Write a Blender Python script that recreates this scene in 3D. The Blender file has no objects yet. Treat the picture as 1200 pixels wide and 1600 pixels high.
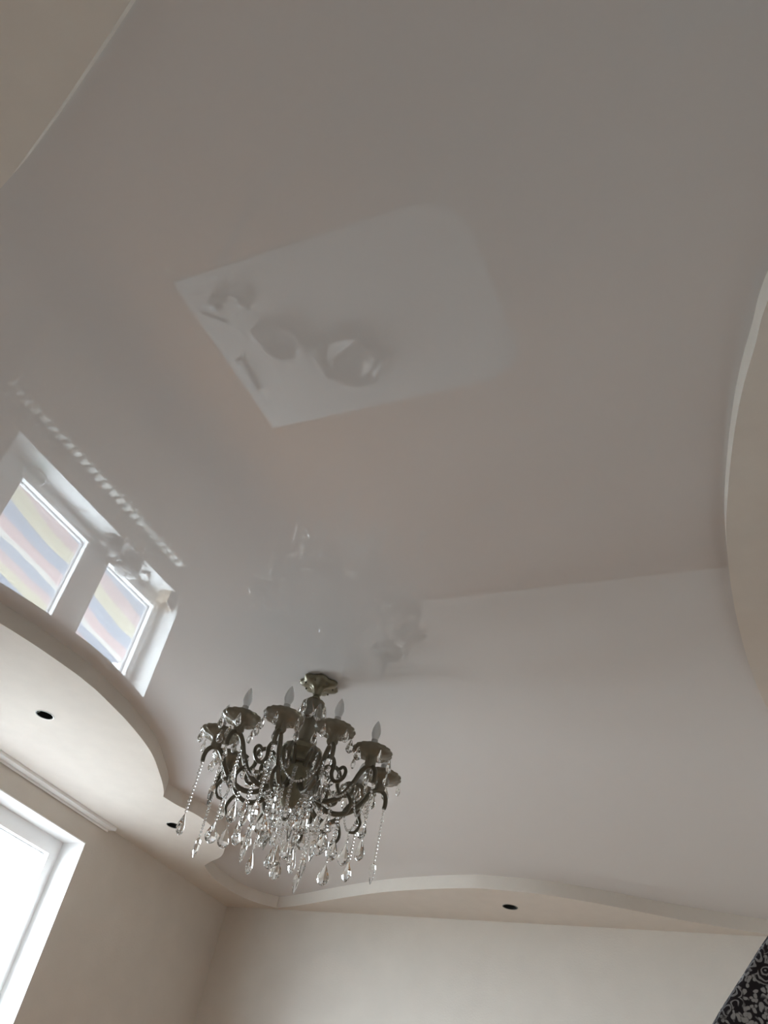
import bpy, bmesh, math, random
from mathutils import Vector, Matrix
from mathutils.geometry import tessellate_polygon
random.seed(7)
PI = math.pi
scn = bpy.context.scene
COL = scn.collection

# ------------------------------------------------------------------ camera
HC, H = 0.80, 2.65                      # eye height, height of the stretch ceiling
XL, XR, YN, YB = -4.37, 0.34, -0.38, 5.79
R = ((0.894, 0.411, 0.1785), (-0.1461, 0.6441, -0.7509), (-0.4236, 0.6452, 0.6358))
cam = bpy.data.cameras.new('camera'); camo = bpy.data.objects.new('camera', cam); COL.objects.link(camo)
right = Vector(R[0]).normalized(); up = (-Vector(R[1])); up = (up - right * up.dot(right)).normalized(); back = right.cross(up)
m = Matrix((right, up, back)).transposed().to_4x4(); m.translation = (0, 0, HC)
camo.matrix_world = m
cam.sensor_fit = 'VERTICAL'; cam.sensor_height = 24.0; cam.lens = 1360 / 1600 * 24.0
cam.clip_start = 0.02; cam.clip_end = 200
scn.camera = camo

# ------------------------------------------------------------------ sky, daylight, exposure
world = bpy.data.worlds.new('overcast_sky'); scn.world = world; world.use_nodes = True
bg = world.node_tree.nodes['Background']; bg.inputs['Color'].default_value = (0.81, 0.912, 1.0, 1); bg.inputs['Strength'].default_value = 54.0
WY0, WY1, WZ0, WZ1 = 2.30, 4.17, 0.987, 2.41      # the window opening
pl = bpy.data.lights.new('window_portal', 'AREA'); pl.shape = 'RECTANGLE'; pl.size = WZ1 - WZ0; pl.size_y = WY1 - WY0
pl.cycles.is_portal = True
po = bpy.data.objects.new('window_portal', pl); COL.objects.link(po)
po.location = (XL - 0.31, (WY0 + WY1) / 2, (WZ0 + WZ1) / 2); po.rotation_euler = (0, -PI / 2, 0)
vs = scn.view_settings
vs.view_transform = 'Standard'; vs.look = 'None'; vs.gamma = 1.0; vs.use_curve_mapping = False; vs.exposure = 0.0
scn.cycles.use_adaptive_sampling = False; scn.cycles.use_guiding = True; scn.cycles.sample_clamp_indirect = 8.0
scn.cycles.max_bounces = 12; scn.cycles.diffuse_bounces = 6; scn.cycles.glossy_bounces = 5
scn.cycles.transmission_bounces = 10; scn.cycles.transparent_max_bounces = 12

# ------------------------------------------------------------------ materials
def new_mat(name):
    mt = bpy.data.materials.new(name); mt.use_nodes = True
    nt = mt.node_tree
    return mt, nt, nt.nodes['Principled BSDF']
def mat(name, col, rough=0.5, metal=0.0, spec=0.5, trans=0.0, ior=1.5, coat=0.0, noise=0.0, nscale=20, bump=0.0, bscale=80, coat_rough=0.03, coat_ior=1.5):
    mt, nt, b = new_mat(name)
    b.inputs['Base Color'].default_value = (*col, 1); b.inputs['Roughness'].default_value = rough
    b.inputs['Metallic'].default_value = metal; b.inputs['Specular IOR Level'].default_value = spec
    b.inputs['Transmission Weight'].default_value = trans; b.inputs['IOR'].default_value = ior
    b.inputs['Coat Weight'].default_value = coat; b.inputs['Coat Roughness'].default_value = coat_rough; b.inputs['Coat IOR'].default_value = coat_ior
    if noise or bump:
        tc = nt.nodes.new('ShaderNodeTexCoord')
    if noise:
        n = nt.nodes.new('ShaderNodeTexNoise'); n.inputs['Scale'].default_value = nscale; n.inputs['Detail'].default_value = 4
        nt.links.new(tc.outputs['Object'], n.inputs['Vector'])
        r = nt.nodes.new('ShaderNodeValToRGB')
        r.color_ramp.elements[0].position = 0.3; r.color_ramp.elements[1].position = 0.7
        r.color_ramp.elements[0].color = (*[c * (1 - noise) for c in col], 1); r.color_ramp.elements[1].color = (*[min(1, c * (1 + noise)) for c in col], 1)
        nt.links.new(n.outputs['Fac'], r.inputs['Fac']); nt.links.new(r.outputs['Color'], b.inputs['Base Color'])
    if bump:
        n = nt.nodes.new('ShaderNodeTexNoise'); n.inputs['Scale'].default_value = bscale; n.inputs['Detail'].default_value = 3
        nt.links.new(tc.outputs['Object'], n.inputs['Vector'])
        bp = nt.nodes.new('ShaderNodeBump'); bp.inputs['Strength'].default_value = bump; bp.inputs['Distance'].default_value = 0.004
        nt.links.new(n.outputs['Fac'], bp.inputs['Height']); nt.links.new(bp.outputs['Normal'], b.inputs['Normal'])
    return mt
M = {}
M['stretch'] = mat('white_lacquer_stretch_ceiling', (0.68, 0.67, 0.67), rough=0.9, spec=0.0, coat=1.0, coat_rough=0.006, coat_ior=1.76)
M['soffit'] = mat('soffit_emulsion', (0.72, 0.675, 0.62), rough=0.85, spec=0.2, noise=0.02, nscale=9, bump=0.15, bscale=60)
M['wall'] = mat('cream_wall_paint', (0.66, 0.62, 0.57), rough=0.85, spec=0.2, noise=0.025, nscale=5, bump=0.2, bscale=90)
M['reveal'] = mat('white_reveal_plaster', (0.90, 0.90, 0.90), rough=0.6, spec=0.3)
M['floor'] = mat('brown_carpet', (0.29, 0.135, 0.052), rough=0.95, spec=0.1, noise=0.06, nscale=9, bump=0.4, bscale=300)
M['pvc'] = mat('white_window_plastic', (0.93, 0.93, 0.93), rough=0.3)
M['gasket'] = mat('grey_gasket_rubber', (0.25, 0.25, 0.26), rough=0.7)
M['enamel'] = mat('white_radiator_enamel', (0.82, 0.81, 0.77), rough=0.3)
M['pipe'] = mat('grey_pipe', (0.5, 0.5, 0.5), rough=0.4, metal=0.6)
M['hole'] = mat('black_downlight_can', (0.012, 0.014, 0.013), rough=0.4)
M['lens'] = mat('dull_lamp_glass', (0.06, 0.075, 0.07), rough=0.12)
M['rim'] = mat('downlight_rim_metal', (0.30, 0.30, 0.28), rough=0.35, metal=0.7)
M['brass'] = mat('antique_olive_brass', (0.20, 0.175, 0.115), rough=0.38, metal=0.35, noise=0.2, nscale=30)
M['darkbrass'] = mat('dark_scroll_arm_metal', (0.115, 0.10, 0.07), rough=0.33, metal=0.35)
M['smoke'] = mat('smoky_fluted_glass', (0.30, 0.265, 0.20), rough=0.16, trans=0.45, ior=1.35)
M['crystal'] = mat('clear_crystal', (0.98, 0.985, 0.98), rough=0.0, trans=1.0, ior=1.55)
M['bulb'] = mat('frosted_candle_bulb', (0.72, 0.72, 0.72), rough=0.3, trans=0.55, ior=1.15)
M['sleeve'] = mat('grey_candle_sleeve', (0.42, 0.41, 0.40), rough=0.5)
M['table'] = mat('glossy_white_tabletop', (0.50, 0.475, 0.45), rough=0.2, coat=0.4)
M['tableleg'] = mat('beige_table_leg', (0.55, 0.45, 0.35), rough=0.4)
M['darkpot'] = mat('dark_brown_enamel', (0.055, 0.048, 0.045), rough=0.3)
M['china'] = mat('white_china', (0.82, 0.81, 0.79), rough=0.2)
M['grey'] = mat('grey_plastic', (0.16, 0.155, 0.16), rough=0.4)
M['steel'] = mat('polished_steel', (0.62, 0.62, 0.62), rough=0.12, metal=1.0)
M['card'] = mat('brown_cardboard', (0.42, 0.33, 0.24), rough=0.8)
M['wood'] = mat('orange_brown_wood', (0.28, 0.12, 0.035), rough=0.45, noise=0.3, nscale=25)
M['ground'] = mat('pale_concrete_yard', (0.42, 0.41, 0.39), rough=0.95, spec=0.1, noise=0.1, nscale=2)
# thin window glass: clear sheet with a mirror share by Fresnel
mt = bpy.data.materials.new('window_glass'); mt.use_nodes = True; nt = mt.node_tree; nt.nodes.clear()
out = nt.nodes.new('ShaderNodeOutputMaterial'); mx = nt.nodes.new('ShaderNodeMixShader'); tr = nt.nodes.new('ShaderNodeBsdfTransparent'); gl = nt.nodes.new('ShaderNodeBsdfGlossy'); lw = nt.nodes.new('ShaderNodeLayerWeight'); pw = nt.nodes.new('ShaderNodeMath'); fr = nt.nodes.new('ShaderNodeMath')
lw.inputs['Blend'].default_value = 0.5; pw.operation = 'POWER'; pw.inputs[1].default_value = 5.0; fr.operation = 'MULTIPLY_ADD'; fr.inputs[1].default_value = 0.92; fr.inputs[2].default_value = 0.07; nt.links.new(lw.outputs['Facing'], pw.inputs[0]); nt.links.new(pw.outputs[0], fr.inputs[0]); gl.inputs['Roughness'].default_value = 0.0; tr.inputs['Color'].default_value = (0.96, 0.98, 0.97, 1)
nt.links.new(fr.outputs[0], mx.inputs[0]); nt.links.new(tr.outputs[0], mx.inputs[1]); nt.links.new(gl.outputs[0], mx.inputs[2]); nt.links.new(mx.outputs[0], out.inputs[0])
M['glass'] = mt
# striped awning cloth outside
mt, nt, b = new_mat('pastel_striped_cloth'); b.inputs['Roughness'].default_value = 1.0; b.inputs['Specular IOR Level'].default_value = 0.0
tc = nt.nodes.new('ShaderNodeTexCoord'); sp = nt.nodes.new('ShaderNodeSeparateXYZ'); nt.links.new(tc.outputs['Object'], sp.inputs[0])
mu = nt.nodes.new('ShaderNodeMath'); mu.operation = 'MULTIPLY_ADD'; mu.inputs[1].default_value = 0.16; nt.links.new(sp.outputs['Y'], mu.inputs[0]); nt.links.new(sp.outputs['X'], mu.inputs[2])
ns = nt.nodes.new('ShaderNodeTexNoise'); ns.inputs['Scale'].default_value = 0.8; nt.links.new(tc.outputs['Object'], ns.inputs['Vector'])
m2 = nt.nodes.new('ShaderNodeMath'); m2.operation = 'MULTIPLY_ADD'; m2.inputs[1].default_value = 0.35; nt.links.new(ns.outputs['Fac'], m2.inputs[0]); nt.links.new(mu.outputs[0], m2.inputs[2])
m3 = nt.nodes.new('ShaderNodeMath'); m3.operation = 'MULTIPLY'; m3.inputs[1].default_value = 0.85; nt.links.new(m2.outputs[0], m3.inputs[0])
m4 = nt.nodes.new('ShaderNodeMath'); m4.operation = 'FRACT'; nt.links.new(m3.outputs[0], m4.inputs[0])
rp = nt.nodes.new('ShaderNodeValToRGB'); rp.color_ramp.interpolation = 'CONSTANT'
cols = [(0.0, (0.098, 0.074, 0.074)), (0.2, (0.060, 0.066, 0.079)), (0.42, (0.100, 0.092, 0.072)), (0.6, (0.093, 0.072, 0.072)), (0.74, (0.062, 0.067, 0.078)), (0.9, (0.110, 0.105, 0.098))]
while len(rp.color_ramp.elements) < len(cols): rp.color_ramp.elements.new(0.5)
for e, (p, c) in zip(rp.color_ramp.elements, cols): e.position = p; e.color = (*c, 1)
nt.links.new(m4.outputs[0], rp.inputs[0]); nt.links.new(rp.outputs[0], b.inputs['Base Color'])
M['stripes'] = mt
# black cloth with grey flowers, scrolls and rings
mt, nt, b = new_mat('black_grey_floral_cloth'); b.inputs['Roughness'].default_value = 0.85; b.inputs['Specular IOR Level'].default_value = 0.2
tc = nt.nodes.new('ShaderNodeTexCoord')
nz = nt.nodes.new('ShaderNodeTexNoise'); nz.inputs['Scale'].default_value = 56; nz.inputs['Detail'].default_value = 2; nt.links.new(tc.outputs['Object'], nz.inputs['Vector'])
va = nt.nodes.new('ShaderNodeVectorMath'); va.operation = 'MULTIPLY_ADD'; va.inputs[1].default_value = (0.016, 0.016, 0.016); nt.links.new(nz.outputs['Color'], va.inputs[0]); nt.links.new(tc.outputs['Object'], va.inputs[2])
vo = nt.nodes.new('ShaderNodeTexVoronoi'); vo.inputs['Scale'].default_value = 60; nt.links.new(va.outputs[0], vo.inputs['Vector'])
ml = nt.nodes.new('ShaderNodeMath'); ml.operation = 'MULTIPLY'; ml.inputs[1].default_value = 26; nt.links.new(vo.outputs['Distance'], ml.inputs[0])
sn = nt.nodes.new('ShaderNodeMath'); sn.operation = 'SINE'; nt.links.new(ml.outputs[0], sn.inputs[0])
vo2 = nt.nodes.new('ShaderNodeTexVoronoi'); vo2.inputs['Scale'].default_value = 190; nt.links.new(va.outputs[0], vo2.inputs['Vector'])
r1 = nt.nodes.new('ShaderNodeValToRGB'); r1.color_ramp.elements[0].position = 0.30; r1.color_ramp.elements[1].position = 0.5
r1.color_ramp.elements[0].color = (0, 0, 0, 1); r1.color_ramp.elements[1].color = (0.8, 0.8, 0.8, 1); nt.links.new(sn.outputs[0], r1.inputs[0])
r2 = nt.nodes.new('ShaderNodeValToRGB'); r2.color_ramp.elements[0].position = 0.38; r2.color_ramp.elements[1].position = 0.5
r2.color_ramp.elements[0].color = (1, 1, 1, 1); r2.color_ramp.elements[1].color = (0, 0, 0, 1); nt.links.new(vo2.outputs['Distance'], r2.inputs[0])
nb = nt.nodes.new('ShaderNodeTexNoise'); nb.inputs['Scale'].default_value = 40; nt.links.new(tc.outputs['Object'], nb.inputs['Vector'])
mm = nt.nodes.new('ShaderNodeMix'); mm.data_type = 'RGBA'; r3 = nt.nodes.new('ShaderNodeValToRGB'); r3.color_ramp.elements[0].position = 0.47; r3.color_ramp.elements[1].position = 0.53
nt.links.new(nb.outputs['Fac'], r3.inputs[0]); nt.links.new(r3.outputs[0], mm.inputs[0]); nt.links.new(r1.outputs[0], mm.inputs[6]); nt.links.new(r2.outputs[0], mm.inputs[7])
m5 = nt.nodes.new('ShaderNodeMix'); m5.data_type = 'RGBA'; m5.inputs[6].default_value = (0.022, 0.018, 0.022, 1); m5.inputs[7].default_value = (0.36, 0.355, 0.36, 1)
nt.links.new(mm.outputs[2], m5.inputs[0]); nt.links.new(m5.outputs[2], b.inputs['Base Color'])
M['floral'] = mt

# ------------------------------------------------------------------ mesh helpers
class MB:
    def __init__(s): s.v = []; s.f = []
    def add(s, vs, fs):
        o = len(s.v); s.v += [tuple(v) for v in vs]; s.f += [tuple(i + o for i in f) for f in fs]; return s
    def box(s, x0, x1, y0, y1, z0, z1, bev=0.0):
        if bev <= 0:
            v = [(x, y, z) for z in (z0, z1) for y in (y0, y1) for x in (x0, x1)]
            return s.add(v, [(0, 2, 3, 1), (4, 5, 7, 6), (0, 1, 5, 4), (2, 6, 7, 3), (0, 4, 6, 2), (1, 3, 7, 5)])
        bm = bmesh.new(); bmesh.ops.create_cube(bm, size=1)
        bmesh.ops.scale(bm, vec=(x1 - x0, y1 - y0, z1 - z0), verts=bm.verts)
        bmesh.ops.translate(bm, vec=((x0 + x1) / 2, (y0 + y1) / 2, (z0 + z1) / 2), verts=bm.verts)
        bmesh.ops.bevel(bm, geom=bm.edges[:], offset=bev, segments=2, affect='EDGES', profile=0.5)
        bm.verts.index_update(); s.add([v.co for v in bm.verts], [[v.index for v in f.verts] for f in bm.faces]); bm.free(); return s
    def lathe(s, prof, n=24, c=(0, 0, 0), flute=0.0, nfl=0):
        vs = []
        for r, z in prof:
            for k in range(n):
                a = 2 * PI * k / n; rr = r * (1 + flute * math.cos(nfl * a)) if nfl else r
                vs.append((c[0] + rr * math.cos(a), c[1] + rr * math.sin(a), c[2] + z))
        fs = []
        for i in range(len(prof) - 1):
            for k in range(n):
                fs.append((i * n + k, i * n + (k + 1) % n, (i + 1) * n + (k + 1) % n, (i + 1) * n + k))
        fs.append(tuple(range(n - 1, -1, -1))); fs.append(tuple((len(prof) - 1) * n + k for k in range(n)))
        return s.add(vs, fs)
    def tube(s, pts, rad, n=8):
        pts = [Vector(p) for p in pts]; N = len(pts)
        if not isinstance(rad, (list, tuple)): rad = [rad] * N
        t = [(pts[min(i + 1, N - 1)] - pts[max(i - 1, 0)]).normalized() for i in range(N)]
        ref = Vector((0, 0, 1)) if abs(t[0].z) < 0.9 else Vector((1, 0, 0))
        nrm = t[0].cross(ref).normalized(); vs = []
        for i in range(N):
            nrm = (nrm - t[i] * nrm.dot(t[i])).normalized(); bn = t[i].cross(nrm)
            for k in range(n):
                a = 2 * PI * k / n; vs.append(pts[i] + (nrm * math.cos(a) + bn * math.sin(a)) * rad[i])
        fs = [(i * n + k, i * n + (k + 1) % n, (i + 1) * n + (k + 1) % n, (i + 1) * n + k) for i in range(N - 1) for k in range(n)]
        fs += [tuple(range(n - 1, -1, -1)), tuple((N - 1) * n + k for k in range(n))]
        return s.add(vs, fs)
    def bead(s, p, r, seg=7):
        prof = [(r * math.sin(PI * i / 5) + (0.0004 if i in (0, 5) else 0), -r * math.cos(PI * i / 5)) for i in range(6)]
        return s.lathe(prof, seg, p)
    def prism(s, outer, holes, z0, z1, axes=(0, 1, 2)):
        """outline with holes, extruded along the third axis"""
        loops = [outer] + list(holes); flat = [p for l in loops for p in l]
        tris = tessellate_polygon([[Vector((p[0], p[1], 0)) for p in l] for l in loops]); n = len(flat)
        def put(p, w):
            q = [0, 0, 0]; q[axes[0]] = p[0]; q[axes[1]] = p[1]; q[axes[2]] = w; return q
        vs = [put(p, z0) for p in flat] + [put(p, z1) for p in flat]
        fs = [tuple(t) for t in tris] + [tuple(i + n for i in reversed(t)) for t in tris]; o = 0
        for l in loops:
            k = len(l)
            for i in range(k): fs.append((o + i, o + (i + 1) % k, n + o + (i + 1) % k, n + o + i))
            o += k
        return s.add(vs, fs)
    def mesh(s, name, mt, smooth=False):
        me = bpy.data.meshes.new(name); me.from_pydata(s.v, [], s.f); me.update()
        bm = bmesh.new(); bm.from_mesh(me); bmesh.ops.recalc_face_normals(bm, faces=bm.faces); bm.to_mesh(me); bm.free()
        me.materials.append(M[mt])
        if smooth:
            for p in me.polygons: p.use_smooth = True
            me.set_sharp_from_angle(angle=math.radians(40 if smooth is True else smooth))
        return me
    def build(s, name, mt, parent=None, smooth=False, loc=None, rotz=0):
        return put(name, s.mesh(name, mt, smooth), parent, loc, rotz)
def put(name, me, parent=None, loc=None, rotz=0):
    o = bpy.data.objects.new(name, me); COL.objects.link(o)
    if parent: o.parent = parent
    if loc is not None: o.location = loc
    if rotz: o.rotation_euler[2] = rotz
    return o
def tag(o, label, cat, group=None, kind=None):
    o['label'] = label; o['category'] = cat
    if group: o['group'] = group
    if kind: o['kind'] = kind
    return o
def thing(name, label, cat, loc=(0, 0, 0), group=None, kind=None, rotz=0):
    o = bpy.data.objects.new(name, None); o.empty_display_size = 0.1; COL.objects.link(o); o.location = loc; o.rotation_euler[2] = rotz
    return tag(o, label, cat, group, kind)
def spline(pts, n=8):
    """Catmull-Rom through the points"""
    P = [Vector(p) for p in pts]; P = [P[0] * 2 - P[1]] + P + [P[-1] * 2 - P[-2]]; out = []
    for i in range(1, len(P) - 2):
        a, b_, c, d = P[i - 1:i + 3]
        for k in range(n):
            t = k / n
            out.append(0.5 * ((2 * b_) + (c - a) * t + (2 * a - 5 * b_ + 4 * c - d) * t * t + (3 * b_ - a - 3 * c + d) * t ** 3))
    out.append(P[-2]); return out
def circle(cx, cy, r, n=28): return [(cx + r * math.cos(2 * PI * k / n), cy + r * math.sin(2 * PI * k / n)) for k in range(n)]

# ------------------------------------------------------------------ the room
T = 0.30
tag(MB().box(XL - T, XR + T, YN - T, YB + T, -0.2, 0).build('floor', 'floor'), 'brown carpeted floor of the room', 'floor', kind='structure')
tag(MB().box(XL - T, XR + T, YN - T, YB + T, H, H + 0.2).build('ceiling', 'stretch'), 'glossy white stretch ceiling mirroring the room', 'ceiling', kind='structure')
wl = MB().prism([(YN - T, 0), (YB + T, 0), (YB + T, H), (YN - T, H)], [[(WY0, WZ0), (WY1, WZ0), (WY1, WZ1), (WY0, WZ1)]], XL - T, XL, (1, 2, 0))
tag(wl.build('wall_left', 'wall'), 'cream window wall on the left', 'wall', kind='structure')
tag(MB().box(XL, XR, YB, YB + T, 0, H).build('wall_back', 'wall'), 'plain cream wall under the wavy soffit', 'wall', kind='structure')
tag(MB().box(XR, XR + T, YN - T, YB + T, 0, H).build('wall_right', 'wall'), 'cream wall on the right side of the room', 'wall', kind='structure')
tag(MB().box(XL, XR, YN - T, YN, 0, H).build('wall_near', 'wall'), 'cream wall behind the viewer', 'wall', kind='structure')

# soffits: outlines in plan
ZS = 2.567
DL = [(-3.64, 2.868), (-3.793, 4.266), (-1.983, 5.487)]     # downlights
HR = 0.050
big = [(-3.128, 2.62), (-3.133, 2.72), (-3.175, 3.0), (-3.26, 3.30), (-3.40, 3.58), (-3.50, 3.75), (-3.575, 3.85)]
small = [(-3.575, 3.85), (-3.555, 3.97), (-3.508, 4.09), (-3.502, 4.26), (-3.556, 4.46), (-3.635, 4.62), (-3.756, 4.765), (-3.90, 4.86), (-4.01, 4.94)]
tail = [(-4.01, 4.94), (-4.07, 5.09), (-4.105, 5.28), (-4.09, 5.50), (-4.02, 5.66), (-3.90, 5.76)]
half = spline(big, 8)[:-1] + spline(small, 6)[:-1] + spline(tail, 6)
edge = [Vector((p.x, 5.22 - p.y)) for p in reversed(half[1:])] + half
edge = [p for p in edge if p.y > YN]
outl = [(XL, YN), (edge[0].x, YN)] + [(p.x, p.y) for p in edge] + [(-3.90, YB), (XL, YB)]
s1 = MB().prism(outl, [circle(*DL[0], HR), circle(*DL[1], HR)], ZS, H + 0.01)
tag(s1.build('trim_1', 'soffit'), 'pale dropped soffit with scalloped lobes above the window', 'soffit', kind='structure')
bk = spline([(-3.90, 5.765), (-3.74, 5.71), (-3.56, 5.635), (-3.15, 5.452), (-2.80, 5.317), (-2.487, 5.236), (-2.204, 5.187), (-2.033, 5.181), (-1.69, 5.24), (-1.34, 5.381), (-1.006, 5.55), (-0.671, 5.69), (-0.42, 5.765), (-0.15, 5.775), (XR, 5.775)], 8)
s2 = MB().prism([(p.x, p.y) for p in bk] + [(XR, YB), (-3.90, YB)], [circle(*DL[2], HR)], ZS, H + 0.01)
tag(s2.build('trim_2', 'soffit'), 'shallow curved soffit bowing out above the back wall', 'soffit', kind='structure')
rt = spline([(0.33, 0.62), (0.24, 0.85), (0.13, 1.08), (0.012, 1.32), (-0.03, 1.44), (-0.076, 1.572), (-0.117, 1.721), (-0.159, 1.913), (-0.193, 2.104), (-0.215, 2.321), (-0.226, 2.529), (-0.228, 2.762), (-0.221, 2.955), (-0.20, 3.18), (-0.14, 3.5), (-0.04, 3.85), (0.10, 4.2), (0.33, 4.62)], 6)
s3 = MB().prism([(p.x, p.y) for p in rt] + [(XR, 4.62), (XR, 0.62)], [], ZS, H + 0.01)
tag(s3.build('trim_3', 'soffit'), 'brownish curved soffit bulging in from the right', 'soffit', kind='structure')
nr = spline([(XR, -0.3), (-0.1, -0.22), (-0.5, 0.0), (-0.80, 0.155), (-1.029, 0.253), (-1.169, 0.31), (-1.308, 0.365), (-1.456, 0.421), (-1.614, 0.475), (-1.85, 0.53), (-2.10, 0.545), (-2.4, 0.50), (-2.75, 0.36), (-3.1, 0.15), (-3.5, -0.1), (-3.9, -0.3)], 6)
s4 = MB().prism([(p.x, p.y) for p in nr] + [(-3.9, YN), (XR, YN)], [], ZS, H + 0.01)
tag(s4.build('trim_4', 'soffit'), 'brownish curved soffit in the upper left corner', 'soffit', kind='structure')

# ------------------------------------------------------------------ window
win = thing('window_1', 'bright white plastic window with deep white reveal', 'window', (XL, WY0, WZ0), kind='structure')
W, Hh = WY1 - WY0, WZ1 - WZ0
fx0, fx1 = -0.26, -0.19
fr_ = MB().prism([(0, 0), (W, 0), (W, Hh), (0, Hh)], [[(0.045, 0.045), (W - 0.045, 0.045), (W - 0.045, Hh - 0.045), (0.045, Hh - 0.045)]], fx0, fx1, (1, 2, 0))
fr_.build('window_frame', 'pvc', win)
MB().box(fx0, fx1, 1.02, 1.115, 0.045, Hh - 0.045).build('mullion', 'pvc', win)
for y0, y1, g0 in ((0.05, 1.02, 0.24), (1.115, W - 0.05, 0.10)):
    sash = MB().prism([(y0, 0.05), (y1, 0.05), (y1, Hh - 0.05), (y0, Hh - 0.05)], [[(y0 + (g0 if y0 < 0.5 else 0.10) , 0.105), (y1 - (0.045 if y0 < .5 else 0.05), 0.105), (y1 - (0.045 if y0 < .5 else 0.05), Hh - 0.11), (y0 + (g0 if y0 < 0.5 else 0.10), Hh - 0.11)]], fx0 + 0.01, fx1 + 0.02, (1, 2, 0)).build('sash', 'pvc', win)
    a0, a1 = y0 + (g0 if y0 < .5 else 0.10), y1 - (0.045 if y0 < .5 else 0.05)
    MB().prism([(a0, 0.105), (a1, 0.105), (a1, Hh - 0.11), (a0, Hh - 0.11)], [[(a0 + .004, 0.109), (a1 - .004, 0.109), (a1 - .004, Hh - 0.114), (a0 + .004, Hh - 0.114)]], fx0 + 0.015, fx0 + 0.045, (1, 2, 0)).build('gasket', 'gasket', sash)
    MB().add([(fx0 + 0.03, a0, 0.105), (fx0 + 0.03, a1, 0.105), (fx0 + 0.03, a1, Hh - 0.11), (fx0 + 0.03, a0, Hh - 0.11)], [(0, 1, 2, 3)]).build('pane', 'glass', sash)
hd = MB().box(fx1 + 0.02, fx1 + 0.035, 1.145, 1.175, 0.62, 0.70, 0.004); hd.box(fx1 + 0.035, fx1 + 0.06, 1.15, 1.17, 0.53, 0.68, 0.006)
hd.build('handle', 'pvc', win)
MB().box(fx1, 0.012, 0, W, -0.001, 0.006, 0.002).build('window_sill', 'reveal', win)
MB().box(fx1, 0.0, W - 0.006, W + 0.001, 0.006, Hh).build('reveal_lining', 'reveal', win)
MB().box(fx1, 0.0, -0.001, 0.006, 0.006, Hh).build('reveal_lining', 'reveal', win)
MB().box(fx1, 0.0, 0.006, W - 0.006, Hh - 0.006, Hh + 0.001).build('reveal_lining', 'reveal', win)

# curtain track on the soffit above the window
ct = thing('curtain_track', 'white plastic curtain track along the soffit above the window', 'curtain track', (XL, 0, ZS))
t = MB().box(0.004, 0.070, 1.95, 4.30, -0.018, 0.0); t.build('rail', 'pvc', ct)
MB().box(0.004, 0.012, 1.95, 4.305, -0.034, -0.018, 0.002).build('lip', 'pvc', ct)
MB().box(0.004, 0.072, 4.30, 4.312, -0.022, 0.0, 0.003).build('end_cap', 'pvc', ct)

# ------------------------------------------------------------------ recessed downlights
dlabels = ['dark recessed downlight in the wide lobe of the window soffit', 'dark recessed downlight in the small lobe beside the chandelier crystals', 'dark recessed downlight in the soffit above the back wall']
for (x, y), lab in zip(DL, dlabels):
    d = thing('recessed_downlight', lab, 'downlight', (x, y, ZS), 'recessed downlights in the soffits')
    n = 28; pr = [(HR - 0.001, 0.070), (HR - 0.001, 0.0), (HR - 0.006, 0.0), (HR - 0.008, 0.066)]
    vs = [(r * math.cos(2 * PI * k / n), r * math.sin(2 * PI * k / n), z) for r, z in pr for k in range(n)]
    MB().add(vs, [(i * n + k, i * n + (k + 1) % n, ((i + 1) % 4) * n + (k + 1) % n, ((i + 1) % 4) * n + k) for i in range(4) for k in range(n)]).build('can', 'hole', d, smooth=True)
    MB().lathe([(HR - 0.009, 0.05), (HR - 0.009, 0.068), (0.01, 0.072)], 24).build('lamp', 'lens', d)
    MB().tube([((HR - 0.002) * math.cos(a), (HR - 0.002) * math.sin(a), -0.0005) for a in [2 * PI * k / 32 for k in range(33)]], 0.0022, 6).build('rim', 'rim', d, smooth=True)
    for a in (0.6, 0.6 + PI): MB().tube([((HR - 0.006) * math.cos(a), (HR - 0.006) * math.sin(a), 0.004), ((HR - 0.02) * math.cos(a), (HR - 0.02) * math.sin(a), 0.012)], 0.002, 6).build('spring_clip', 'rim', d)

# ------------------------------------------------------------------ chandelier
CX, CY = -2.0136, 2.8808
ch = thing('chandelier', 'antique brass crystal chandelier hanging from the glossy ceiling', 'chandelier', (CX, CY, H))
def Z(l): return [(r, -z) for r, z in l]
# canopy: rosette of lobes
can = MB().lathe(Z([(0.070, 0.0), (0.081, 0.005), (0.083, 0.014), (0.076, 0.023), (0.058, 0.028), (0.038, 0.030), (0.026, 0.038), (0.020, 0.052), (0.016, 0.066)]), 84, flute=0.10, nfl=7).build('canopy', 'brass', ch, smooth=60)
for k in range(7):
    a = 2 * PI * (k + 0.5) / 7
    MB().bead((0.064 * math.cos(a), 0.064 * math.sin(a), -0.028), 0.0045).build('screw', 'darkbrass', can)
MB().lathe(Z([(0.012, 0.062), (0.015, 0.072), (0.021, 0.082), (0.018, 0.09)]), 20).build('neck', 'brass', ch, smooth=True)
MB().lathe(Z([(0.018, 0.088), (0.036, 0.094), (0.049, 0.108), (0.051, 0.125), (0.044, 0.150), (0.037, 0.175), (0.034, 0.20), (0.037, 0.225), (0.044, 0.255), (0.050, 0.28), (0.047, 0.30)]), 48, flute=0.06, nfl=8).build('stem', 'smoke', ch, smooth=60)
MB().lathe(Z([(0.016, 0.088), (0.016, 0.32)]), 16).build('rod', 'darkbrass', ch, smooth=True)
MB().lathe(Z([(0.046, 0.298), (0.060, 0.312), (0.084, 0.325), (0.086, 0.345), (0.070, 0.360), (0.066, 0.385), (0.076, 0.400), (0.084, 0.43), (0.086, 0.47), (0.078, 0.51), (0.060, 0.545), (0.036, 0.570), (0.018, 0.580)]), 48, flute=0.02, nfl=16).build('hub', 'brass', ch, smooth=50)
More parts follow.
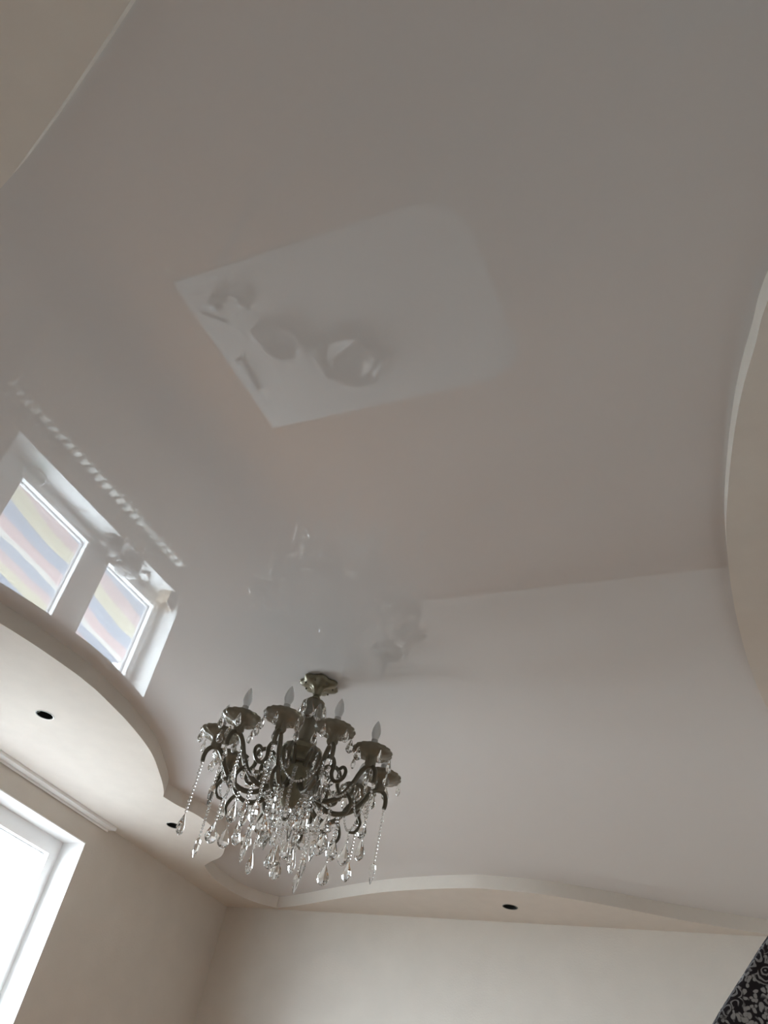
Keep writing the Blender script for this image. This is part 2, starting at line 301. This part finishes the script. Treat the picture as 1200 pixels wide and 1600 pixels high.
hubring = MB().lathe(Z([(0.080, 0.398), (0.090, 0.402), (0.090, 0.410), (0.082, 0.414)]), 40).build('hub_ring', 'darkbrass', ch, smooth=True)
MB().lathe(Z([(0.012, 0.578), (0.022, 0.592), (0.025, 0.606), (0.016, 0.622), (0.006, 0.634), (0.002, 0.64)]), 16).build('finial', 'crystal', ch)

# crystals: meshes shared between alike pieces (origin at the hanging hook)
def pear(L, r, n=8, flat=0.6):
    mb = MB().lathe([(0.0015, 0.0), (0.004, -0.06 * L), (0.45 * r, -0.25 * L), (0.85 * r, -0.5 * L), (r, -0.70 * L), (0.72 * r, -0.88 * L), (0.25 * r, -0.985 * L), (0.002, -L)], n)
    mb.v = [(x, y * flat, z) for x, y, z in mb.v]; return mb
def spear(L, r): return MB().lathe([(0.0015, 0), (0.8 * r, -0.12 * L), (r, -0.3 * L), (0.75 * r, -0.65 * L), (0.3 * r, -0.9 * L), (0.001, -L)], 6)
ME = {'pear': pear(0.086, 0.0255).mesh('teardrop_crystal', 'crystal'), 'small': pear(0.058, 0.0165).mesh('teardrop_crystal', 'crystal'),
      'tiny': pear(0.042, 0.0125).mesh('teardrop_crystal', 'crystal'), 'spear': spear(0.085, 0.0135).mesh('icicle_crystal', 'crystal')}
def strand_mesh(L, r=0.0052, pitch=0.0125, name='bead_strand'):
    mb = MB(); n = int(L / pitch)
    for i in range(n): mb.bead((0, 0, -(i + 0.5) * pitch), r * (1.25 if i % 4 == 3 else 1.0), 6)
    mb.tube([(0, 0, 0), (0, 0, -n * pitch)], 0.0007, 4)
    return mb.mesh(name, 'crystal'), n * pitch
STR = {L: strand_mesh(L, 0.0056, 0.0145) for L in (0.05, 0.10, 0.16, 0.22)}
def hang(parent, p, L, drop, rot=None):
    z = p[2]
    if L:
        me, ln = STR[L]; put('bead_strand', me, parent, (p[0], p[1], z)); z -= ln
    o = put('icicle_crystal' if drop == 'spear' else 'teardrop_crystal', ME[drop], parent, (p[0], p[1], z - 0.001)); o.rotation_euler[2] = random.uniform(0, PI) if rot is None else rot
    return o
# arm meshes, drawn in the local x-z plane
def arm_path():
    return spline([(0.070, 0, -0.475), (0.105, 0, -0.525), (0.150, 0, -0.555), (0.205, 0, -0.558), (0.255, 0, -0.532), (0.292, 0, -0.487), (0.313, 0, -0.448), (0.335, 0, -0.424), (0.360, 0, -0.421), (0.380, 0, -0.440), (0.386, 0, -0.470), (0.384, 0, -0.492)], 6)
ap = arm_path(); nA = len(ap)
AR = 0.352
arm_me = MB().tube(ap, [0.0118 - 0.0028 * i / nA for i in range(nA)], 10).mesh('arm', 'darkbrass', True)
sc1 = spline([(0.080, 0, -0.425), (0.105, 0, -0.385), (0.135, 0, -0.365), (0.165, 0, -0.375), (0.180, 0, -0.405), (0.176, 0, -0.440), (0.190, 0, -0.470), (0.215, 0, -0.478), (0.238, 0, -0.462), (0.243, 0, -0.435), (0.228, 0, -0.418), (0.210, 0, -0.425)], 6)
sc_me = MB().tube(sc1, [0.0100 - 0.003 * i / len(sc1) for i in range(len(sc1))], 8).mesh('scroll', 'darkbrass', True)
sc2 = spline([(0.262, 0, -0.525), (0.285, 0, -0.545), (0.300, 0, -0.58), (0.285, 0, -0.612), (0.262, 0, -0.618)], 6)
sc2_me = MB().tube(sc2, [0.0085 - 0.003 * i / len(sc2) for i in range(len(sc2))], 8).mesh('lower_scroll', 'darkbrass', True)
bob_me = MB().lathe([(0.016, -0.426), (0.022, -0.414), (0.021, -0.400), (0.024, -0.388), (0.034, -0.381), (0.060, -0.377), (0.076, -0.370), (0.081, -0.361), (0.078, -0.352), (0.062, -0.344), (0.040, -0.341), (0.016, -0.340)], 64, (AR, 0, 0), 0.03, 16).mesh('bobeche', 'smoke', 60)
cup_me = MB().lathe([(0.010, -0.425), (0.013, -0.40), (0.011, -0.37), (0.014, -0.35), (0.017, -0.338), (0.015, -0.33)], 20, (AR, 0, 0)).mesh('candle_cup', 'brass', True)
slv_me = MB().lathe([(0.0135, -0.352), (0.0135, -0.308), (0.010, -0.306)], 16, (AR, 0, 0)).mesh('candle_sleeve', 'sleeve', True)
blb_me = MB().lathe([(0.010, -0.308), (0.014, -0.298), (0.0185, -0.282), (0.0175, -0.264), (0.0125, -0.246), (0.007, -0.233), (0.002, -0.225), (0.0006, -0.222)], 16, (AR, 0, 0)).mesh('bulb', 'bulb', True)
ANG = [-140, -104, -72, -38, -4, 34, 72, 108, 146, 182]
for i, deg in enumerate(ANG):
    a = math.radians(deg)
    arm = put('arm', arm_me, ch, None, a)
    put('scroll', sc_me, arm); put('lower_scroll', sc2_me, arm)
    put('bobeche', bob_me, arm); put('candle_cup', cup_me, arm); put('candle_sleeve', slv_me, arm); put('bulb', blb_me, arm)
    for q in range(5):
        b_ = 2 * PI * (q + 0.3) / 5 + 0.4 * i
        hang(arm, (AR + 0.076 * math.cos(b_), 0.076 * math.sin(b_), -0.372), 0, 'small')
    hang(arm, (0.384, 0, -0.492), (0.22, 0.16, 0.22, 0.10, 0.22)[i % 5], 'spear' if i % 2 else 'pear')
    hang(arm, (0.211, 0, -0.430), 0, 'tiny')
    hang(arm, (0.176, 0.008, -0.448), 0, 'tiny')
    hang(arm, (0.262, 0, -0.622), 0.05 if i % 2 else 0.10, 'pear')
    hang(arm, (0.205, 0, -0.566), (0.05, 0.10)[i % 2], 'pear')
    if i % 2: hang(arm, (0.313, 0, -0.46), 0.10, 'pear')
# swags of beads from arm to arm, and a basket of beads under the hub
def swag(p, q, sag, n, r=0.0048):
    mb = MB(); P, Q = Vector(p), Vector(q); pts = []
    for i in range(n + 1):
        t = i / n; pts.append(P.lerp(Q, t) + Vector((0, 0, -sag * 4 * t * (1 - t))))
    for x in pts: mb.bead(x, r, 6)
    mb.tube(pts, 0.0007, 4); return mb
def pol(r, deg, z): return (r * math.cos(math.radians(deg)), r * math.sin(math.radians(deg)), z)
for i in range(10):
    d0, d1 = ANG[i], ANG[(i + 1) % 10] + (360 if i == 9 else 0)
    swag(pol(0.30, d0, -0.478), pol(0.30, d1, -0.478), 0.10, 19).build('bead_swag', 'crystal', ch)
for k in range(11):
    d = 360 / 11 * k + 5; mb = MB()
    pts = spline([pol(0.094, d, -0.445), pol(0.118, d, -0.485), pol(0.112, d, -0.535), pol(0.082, d, -0.58), pol(0.045, d, -0.612)], 3)
    for x in pts: mb.bead(x, 0.0080, 7)
    mb.tube(pts, 0.0008, 4); mb.build('bead_strand', 'crystal', ch)
for k in range(12):
    d = 30 * k + 9
    if k % 2: hang(ch, pol(0.125, d, -0.53), (0, 0.05, 0.10)[k % 3], 'pear')
    hang(ch, pol(0.175, d + 14, -0.555), (0.10, 0.05, 0.16)[k % 3], ('pear', 'pear', 'spear')[k % 3])
for k in range(8):
    d = 45 * k + 20
    hang(ch, pol(0.06, d, -0.60), (0.05, 0.10, 0.16, 0.05)[k % 4], ('pear', 'spear')[k % 2])
    hang(ch, pol(0.054, d, -0.118), 0, 'pear', math.radians(d + 90))
hang(ch, (0, 0, -0.642), 0.10, 'pear')

# ------------------------------------------------------------------ radiator under the window
NS, P0 = 24, 1.985
rad = thing('radiator', 'white sectional radiator on the wall below the window', 'radiator', (XL + 0.10, P0, 0.0))
sec = MB()
sec.box(-0.045, 0.045, 0.014, 0.066, 0.79, 0.862, 0.016); sec.box(-0.045, 0.045, 0.004, 0.076, 0.26, 0.32, 0.012)
sec.box(0.025, 0.045, 0.014, 0.066, 0.30, 0.82, 0.006); sec.box(-0.045, -0.025, 0.008, 0.072, 0.30, 0.82, 0.006); sec.box(-0.03, 0.03, 0.035, 0.045, 0.30, 0.82)
sm = sec.mesh('section', 'enamel')
for k in range(NS): put('section', sm, rad, (0, 0.0815 * k, 0))
pp = MB().tube([(0, -0.005, 0.80), (0, NS * 0.0815, 0.80)], 0.016, 12); pp.build('header_pipe', 'enamel', rad, smooth=True)
MB().tube([(0, -0.005, 0.29), (0, NS * 0.0815, 0.29)], 0.016, 12).build('header_pipe', 'enamel', rad, smooth=True)
MB().tube([(0, NS * 0.0815, 0.80), (0, NS * 0.0815 + 0.06, 0.80), (0, NS * 0.0815 + 0.07, 0.77), (0, NS * 0.0815 + 0.07, 0.0)], 0.011, 10).build('supply_pipe', 'pipe', rad, smooth=True)
for k in (3, 20): MB().box(-0.098, -0.03, 0.0815 * k + 0.03, 0.0815 * k + 0.05, 0.78, 0.80).build('bracket', 'pipe', rad)

# ------------------------------------------------------------------ things on the window sill (seen in the ceiling's mirror)
SZ = WZ0 + 0.0062
d = thing('glass_dish', 'round glass dish with dark rim on the window sill, mirrored in the ceiling', 'dish', (-4.465, 2.60, SZ))
MB().lathe([(0.045, 0.0), (0.06, 0.004), (0.085, 0.05), (0.090, 0.085), (0.086, 0.085), (0.080, 0.05), (0.055, 0.01), (0.01, 0.008)], 32).build('bowl', 'glass', d, smooth=True)
MB().tube([(0.089 * math.cos(2 * PI * k / 36), 0.089 * math.sin(2 * PI * k / 36), 0.088) for k in range(37)], 0.007, 8).build('rim', 'grey', d, smooth=True)
def sill_pot(y, r, hh, lab):
    d = thing('cooking_pot', lab, 'pot', (-4.452, y, SZ), 'pots on the window sill')
    MB().lathe([(r * 0.9, 0.0), (r, 0.008), (r, hh), (r * 1.04, hh + 0.003)], 32).build('body', 'darkpot', d, smooth=True)
    lid = MB().lathe([(r * 1.04, hh + 0.003), (r * 0.9, hh + 0.015), (r * 0.4, hh + 0.026), (0.01, hh + 0.028)], 32).build('lid', 'darkpot', d, smooth=True)
    MB().lathe([(0.006, hh + 0.026), (0.007, hh + 0.038), (0.014, hh + 0.044), (0.012, hh + 0.052), (0.003, hh + 0.054)], 16).build('knob', 'steel', lid, smooth=True)
    for s_ in (-1, 1): MB().tube([(s_ * 0.02, r * -0.97, hh * 0.8), (s_ * 0.02, -r - 0.02, hh * 0.82), (-s_ * 0.0, -r - 0.022, hh * 0.82)], 0.004, 8).build('handle', 'steel', d, smooth=True)
sill_pot(3.39, 0.083, 0.09, 'smaller dark lidded pot near the middle of the window sill')
sill_pot(3.62, 0.090, 0.115, 'larger dark lidded pot beside the white brush on the sill')
d = thing('hand_brush', 'white headed brush with dark handle lying on the window sill', 'brush', (-4.46, 3.80, SZ), rotz=0.5)
MB().box(-0.03, 0.03, -0.045, 0.045, 0.012, 0.034, 0.010).build('head', 'china', d, smooth=True)
MB().box(-0.024, 0.024, -0.038, 0.038, 0.0, 0.012).build('bristles', 'grey', d)
MB().tube([(0.0, 0.04, 0.024), (0.0, 0.10, 0.028), (0.0, 0.15, 0.026)], [0.008, 0.010, 0.007], 10).build('handle', 'grey', d, smooth=True)
d = thing('open_carton', 'small brown carton with open flaps in the sill corner', 'carton', (-4.44, 4.075, SZ), rotz=0.25)
for n_, a_ in (('side', (-0.05, -0.047, -0.06, 0.06)), ('side', (0.047, 0.05, -0.06, 0.06)), ('side', (-0.05, 0.05, -0.06, -0.057)), ('side', (-0.05, 0.05, 0.057, 0.06))): MB().box(*a_, 0, 0.11).build(n_, 'card', d)
MB().box(-0.05, 0.05, -0.06, 0.06, 0, 0.003).build('base', 'card', d)
MB().add([(0.05, -0.06, 0.11), (0.05, 0.06, 0.11), (0.078, 0.06, 0.15), (0.078, -0.06, 0.15), (0.052, -0.06, 0.11), (0.052, 0.06, 0.11), (0.08, 0.06, 0.15), (0.08, -0.06, 0.15)], [(0, 1, 2, 3), (7, 6, 5, 4), (0, 4, 5, 1), (1, 5, 6, 2), (2, 6, 7, 3), (3, 7, 4, 0)]).build('flap', 'china', d)
d = thing('window_latch_hook', 'small grey hook lying on the sill between dish and pots', 'hook', (-4.50, 3.03, SZ + 0.0035))
MB().tube([(0.05, 0.03, 0), (0.02, 0.015, 0), (0, 0, 0), (-0.012, -0.015, 0), (-0.002, -0.028, 0), (0.012, -0.022, 0)], 0.0035, 8).build('bent_rod', 'grey', d, smooth=True)
MB().bead((0.055, 0.033, 0.003), 0.0065, 10).build('tip', 'steel', d)

# ------------------------------------------------------------------ table below the chandelier, with the things on it
TX0, TX1, TY0, TY1, TZ = -2.86, -1.20, 1.785, 2.905, 0.75
tb = thing('dining_table', 'pale glossy table under the chandelier, mirrored in the ceiling', 'table', ((TX0 + TX1) / 2, (TY0 + TY1) / 2, 0))
w2, d2 = (TX1 - TX0) / 2, (TY1 - TY0) / 2
o_ = [(-w2, -d2), (w2 - 0.25, -d2)] + [(w2 - 0.25 + 0.25 * math.sin(a), -d2 + 0.25 - 0.25 * math.cos(a)) for a in [PI / 2 * k / 8 for k in range(1, 9)]] + [(w2 - 0.25 + 0.25 * math.cos(a), d2 - 0.25 + 0.25 * math.sin(a)) for a in [PI / 2 * k / 8 for k in range(0, 9)]] + [(-w2, d2)]
MB().prism(o_, [], TZ - 0.03, TZ).build('tabletop', 'table', tb)
MB().prism([(-w2 + 0.1, -d2 + 0.1), (w2 - 0.12, -d2 + 0.1), (w2 - 0.12, d2 - 0.1), (-w2 + 0.1, d2 - 0.1)], [[(-w2 + 0.12, -d2 + 0.12), (w2 - 0.14, -d2 + 0.12), (w2 - 0.14, d2 - 0.12), (-w2 + 0.12, d2 - 0.12)]], TZ - 0.11, TZ - 0.03).build('apron', 'tableleg', tb)
for sx in (-1, 1):
    for sy in (-1, 1): MB().lathe([(0.022, 0), (0.028, 0.3), (0.035, TZ - 0.03)], 16, (sx * (w2 - 0.14), sy * (d2 - 0.12), 0)).build('leg', 'tableleg', tb, smooth=True)
d = thing('serving_tray', 'large dark octagonal tray on the table, mirrored in the ceiling', 'tray', (-2.11, 2.515, TZ), rotz=PI / 8)
MB().lathe([(0.17, 0.0), (0.20, 0.03), (0.205, 0.05), (0.196, 0.05), (0.185, 0.03), (0.16, 0.012), (0.01, 0.012)], 8).build('dish', 'darkpot', d)
d = thing('plate', 'white plate standing on the dark octagonal tray', 'plate', (-2.11, 2.515, TZ + 0.0125))
MB().lathe([(0.08, 0.0), (0.09, 0.004), (0.130, 0.02), (0.132, 0.026), (0.09, 0.012), (0.01, 0.01)], 36).build('plate_body', 'china', d, smooth=True)
d = thing('dark_bowl', 'dark round bowl set on the white plate', 'bowl', (-2.11, 2.515, TZ + 0.0245))
MB().lathe([(0.05, 0.0), (0.075, 0.03), (0.088, 0.08), (0.083, 0.08), (0.07, 0.035), (0.01, 0.02)], 32).build('bowl_body', 'darkpot', d, smooth=True)
d = thing('ring_basket', 'dark ring shaped basket with two side lobes on the table', 'basket', (-2.44, 2.30, TZ))
MB().lathe([(0.09, 0.0), (0.10, 0.0), (0.115, 0.06), (0.105, 0.06), (0.09, 0.012)], 32).build('ring', 'grey', d, smooth=True)
MB().lathe([(0.085, 0.0005), (0.09, 0.004), (0.088, 0.01), (0.01, 0.01)], 32).build('liner', 'china', d)
for s_ in (-1, 1): MB().lathe([(0.035, 0.0), (0.045, 0.01), (0.042, 0.06), (0.02, 0.07)], 20, (s_ * 0.105, s_ * 0.085, 0)).build('lobe', 'grey', d, smooth=True)
d = thing('headphones', 'dark two lobed object with curved bridge near the table corner', 'headphones', (-2.60, 1.985, TZ), rotz=0.25)
for s_ in (-1, 1): MB().lathe([(0.035, 0), (0.045, 0.01), (0.045, 0.04), (0.03, 0.05)], 20, (s_ * 0.085, 0.0, 0)).build('lobe', 'darkpot', d, smooth=True)
MB().tube(spline([(-0.085, -0.01, 0.03), (-0.05, -0.05, 0.03), (0, -0.062, 0.03), (0.05, -0.05, 0.03), (0.085, -0.01, 0.03)], 6), 0.014, 10).build('bridge', 'darkpot', d, smooth=True)
d = thing('pen', 'thin dark pen lying by the table edge', 'pen', (-2.75, 2.06, TZ + 0.005), rotz=0.75)
MB().tube([(-0.08, 0, 0), (0.05, 0, 0), (0.06, 0, 0)], [0.005, 0.005, 0.004], 8).build('barrel', 'darkpot', d, smooth=True)
MB().tube([(0.06, 0, 0), (0.075, 0, 0)], [0.004, 0.001], 8).build('tip', 'steel', d, smooth=True)
d = thing('remote_control', 'grey oblong remote control lying near the window side of the table', 'remote', (-2.79, 2.47, TZ), rotz=0.12)
MB().box(-0.028, 0.028, -0.12, 0.12, 0.0, 0.018, 0.006).build('case', 'grey', d)
for k in range(5): MB().box(-0.016, 0.016, -0.09 + 0.035 * k, -0.07 + 0.035 * k, 0.018, 0.021, 0.001).build('button', 'china', d)

# ------------------------------------------------------------------ armchair in black floral cloth beside the viewer
ac = thing('floral_armchair', 'armchair back in black and grey floral cloth at the lower right edge', 'armchair', (0.085, 1.05, 0))
half_ = [(0.285, 0.34), (0.288, 0.80), (0.286, 0.88), (0.272, 0.945), (0.235, 1.018), (0.200, 1.070), (0.172, 1.110), (0.144, 1.143), (0.10, 1.168), (0.05, 1.178)]
def arch(y, k=1.0):
    l = [(-x * k, 0.34 + (z - 0.34) * (1 + (k - 1) * 0.35)) for x, z in half_]; top = l[-1][1]
    r_ = [(-x * 0.78, z) for x, z in reversed(l)]
    return [(p.x, y, p.y) for p in spline([(x, z, 0) for x, z in l + [(0, top + 0.002)] + r_], 3)]
rows = [arch(-0.058, 0.955), arch(-0.056, 0.985), arch(-0.045, 1.0), arch(0.02, 0.97), arch(0.045, 0.93), arch(0.055, 0.88)]
n = len(rows[0]); vs = [p for r in rows for p in r]
fs = [(i * n + k, i * n + (k + 1) % n, (i + 1) * n + (k + 1) % n, (i + 1) * n + k) for i in range(5) for k in range(n)] + [tuple(range(n)), tuple(5 * n + k for k in range(n))]
MB().add(vs, fs).build('backrest', 'floral', ac, smooth=60)
MB().tube([(x, -0.05, z + 0.001) for x, y, z in rows[2] if z > 1.125], 0.0016, 6).build('piping', 'wood', ac, smooth=True)
MB().box(-0.24, 0.24, 0.06, 0.56, 0.30, 0.44, 0.03).build('seat', 'floral', ac, smooth=True)
for sx in (-1, 1):
    MB().box(sx * 0.245 - 0.04, sx * 0.245 + 0.04 if sx < 0 else 0.238, 0.02, 0.54, 0.28, 0.60, 0.02).build('armrest', 'floral', ac, smooth=True)
    for y in (0.0, 0.50): MB().lathe([(0.014, 0), (0.022, 0.30)], 12, (sx * 0.2, y, 0)).build('leg', 'wood', ac, smooth=True)

# ------------------------------------------------------------------ outside the window
tag(MB().box(-40, XL - T, -30, 40, -0.9, -0.6).build('yard_ground', 'ground'), 'pale concrete yard outside the window', 'ground', kind='structure')
aw = thing('striped_awning', 'pastel striped awning cloth spread outside below the window', 'awning', (-6.7, 3.4, -0.1))
aw_m = MB(); nx, ny = 24, 40; vs = []
for i in range(nx + 1):
    for j in range(ny + 1):
        x, y = -1.9 + 3.8 * i / nx, -3.2 + 6.4 * j / ny
        vs.append((x, y, 0.12 * x + 0.02 * math.sin(y * 3.1) + 0.015 * math.sin(x * 5 + y)))
aw_m.add(vs, [(i * (ny + 1) + j, i * (ny + 1) + j + 1, (i + 1) * (ny + 1) + j + 1, (i + 1) * (ny + 1) + j) for i in range(nx) for j in range(ny)])
c_o = aw_m.build('cloth', 'stripes', aw, smooth=80); md = c_o.modifiers.new('thickness', 'SOLIDIFY'); md.thickness = 0.01
for sx in (-1, 1):
    for sy in (-1, 0, 1): MB().tube([(sx * 1.86, sy * 3.1, -0.5), (sx * 1.86, sy * 3.1, 0.12 * sx * 1.86 - 0.02)], 0.025, 10).build('post', 'pipe', aw, smooth=True)
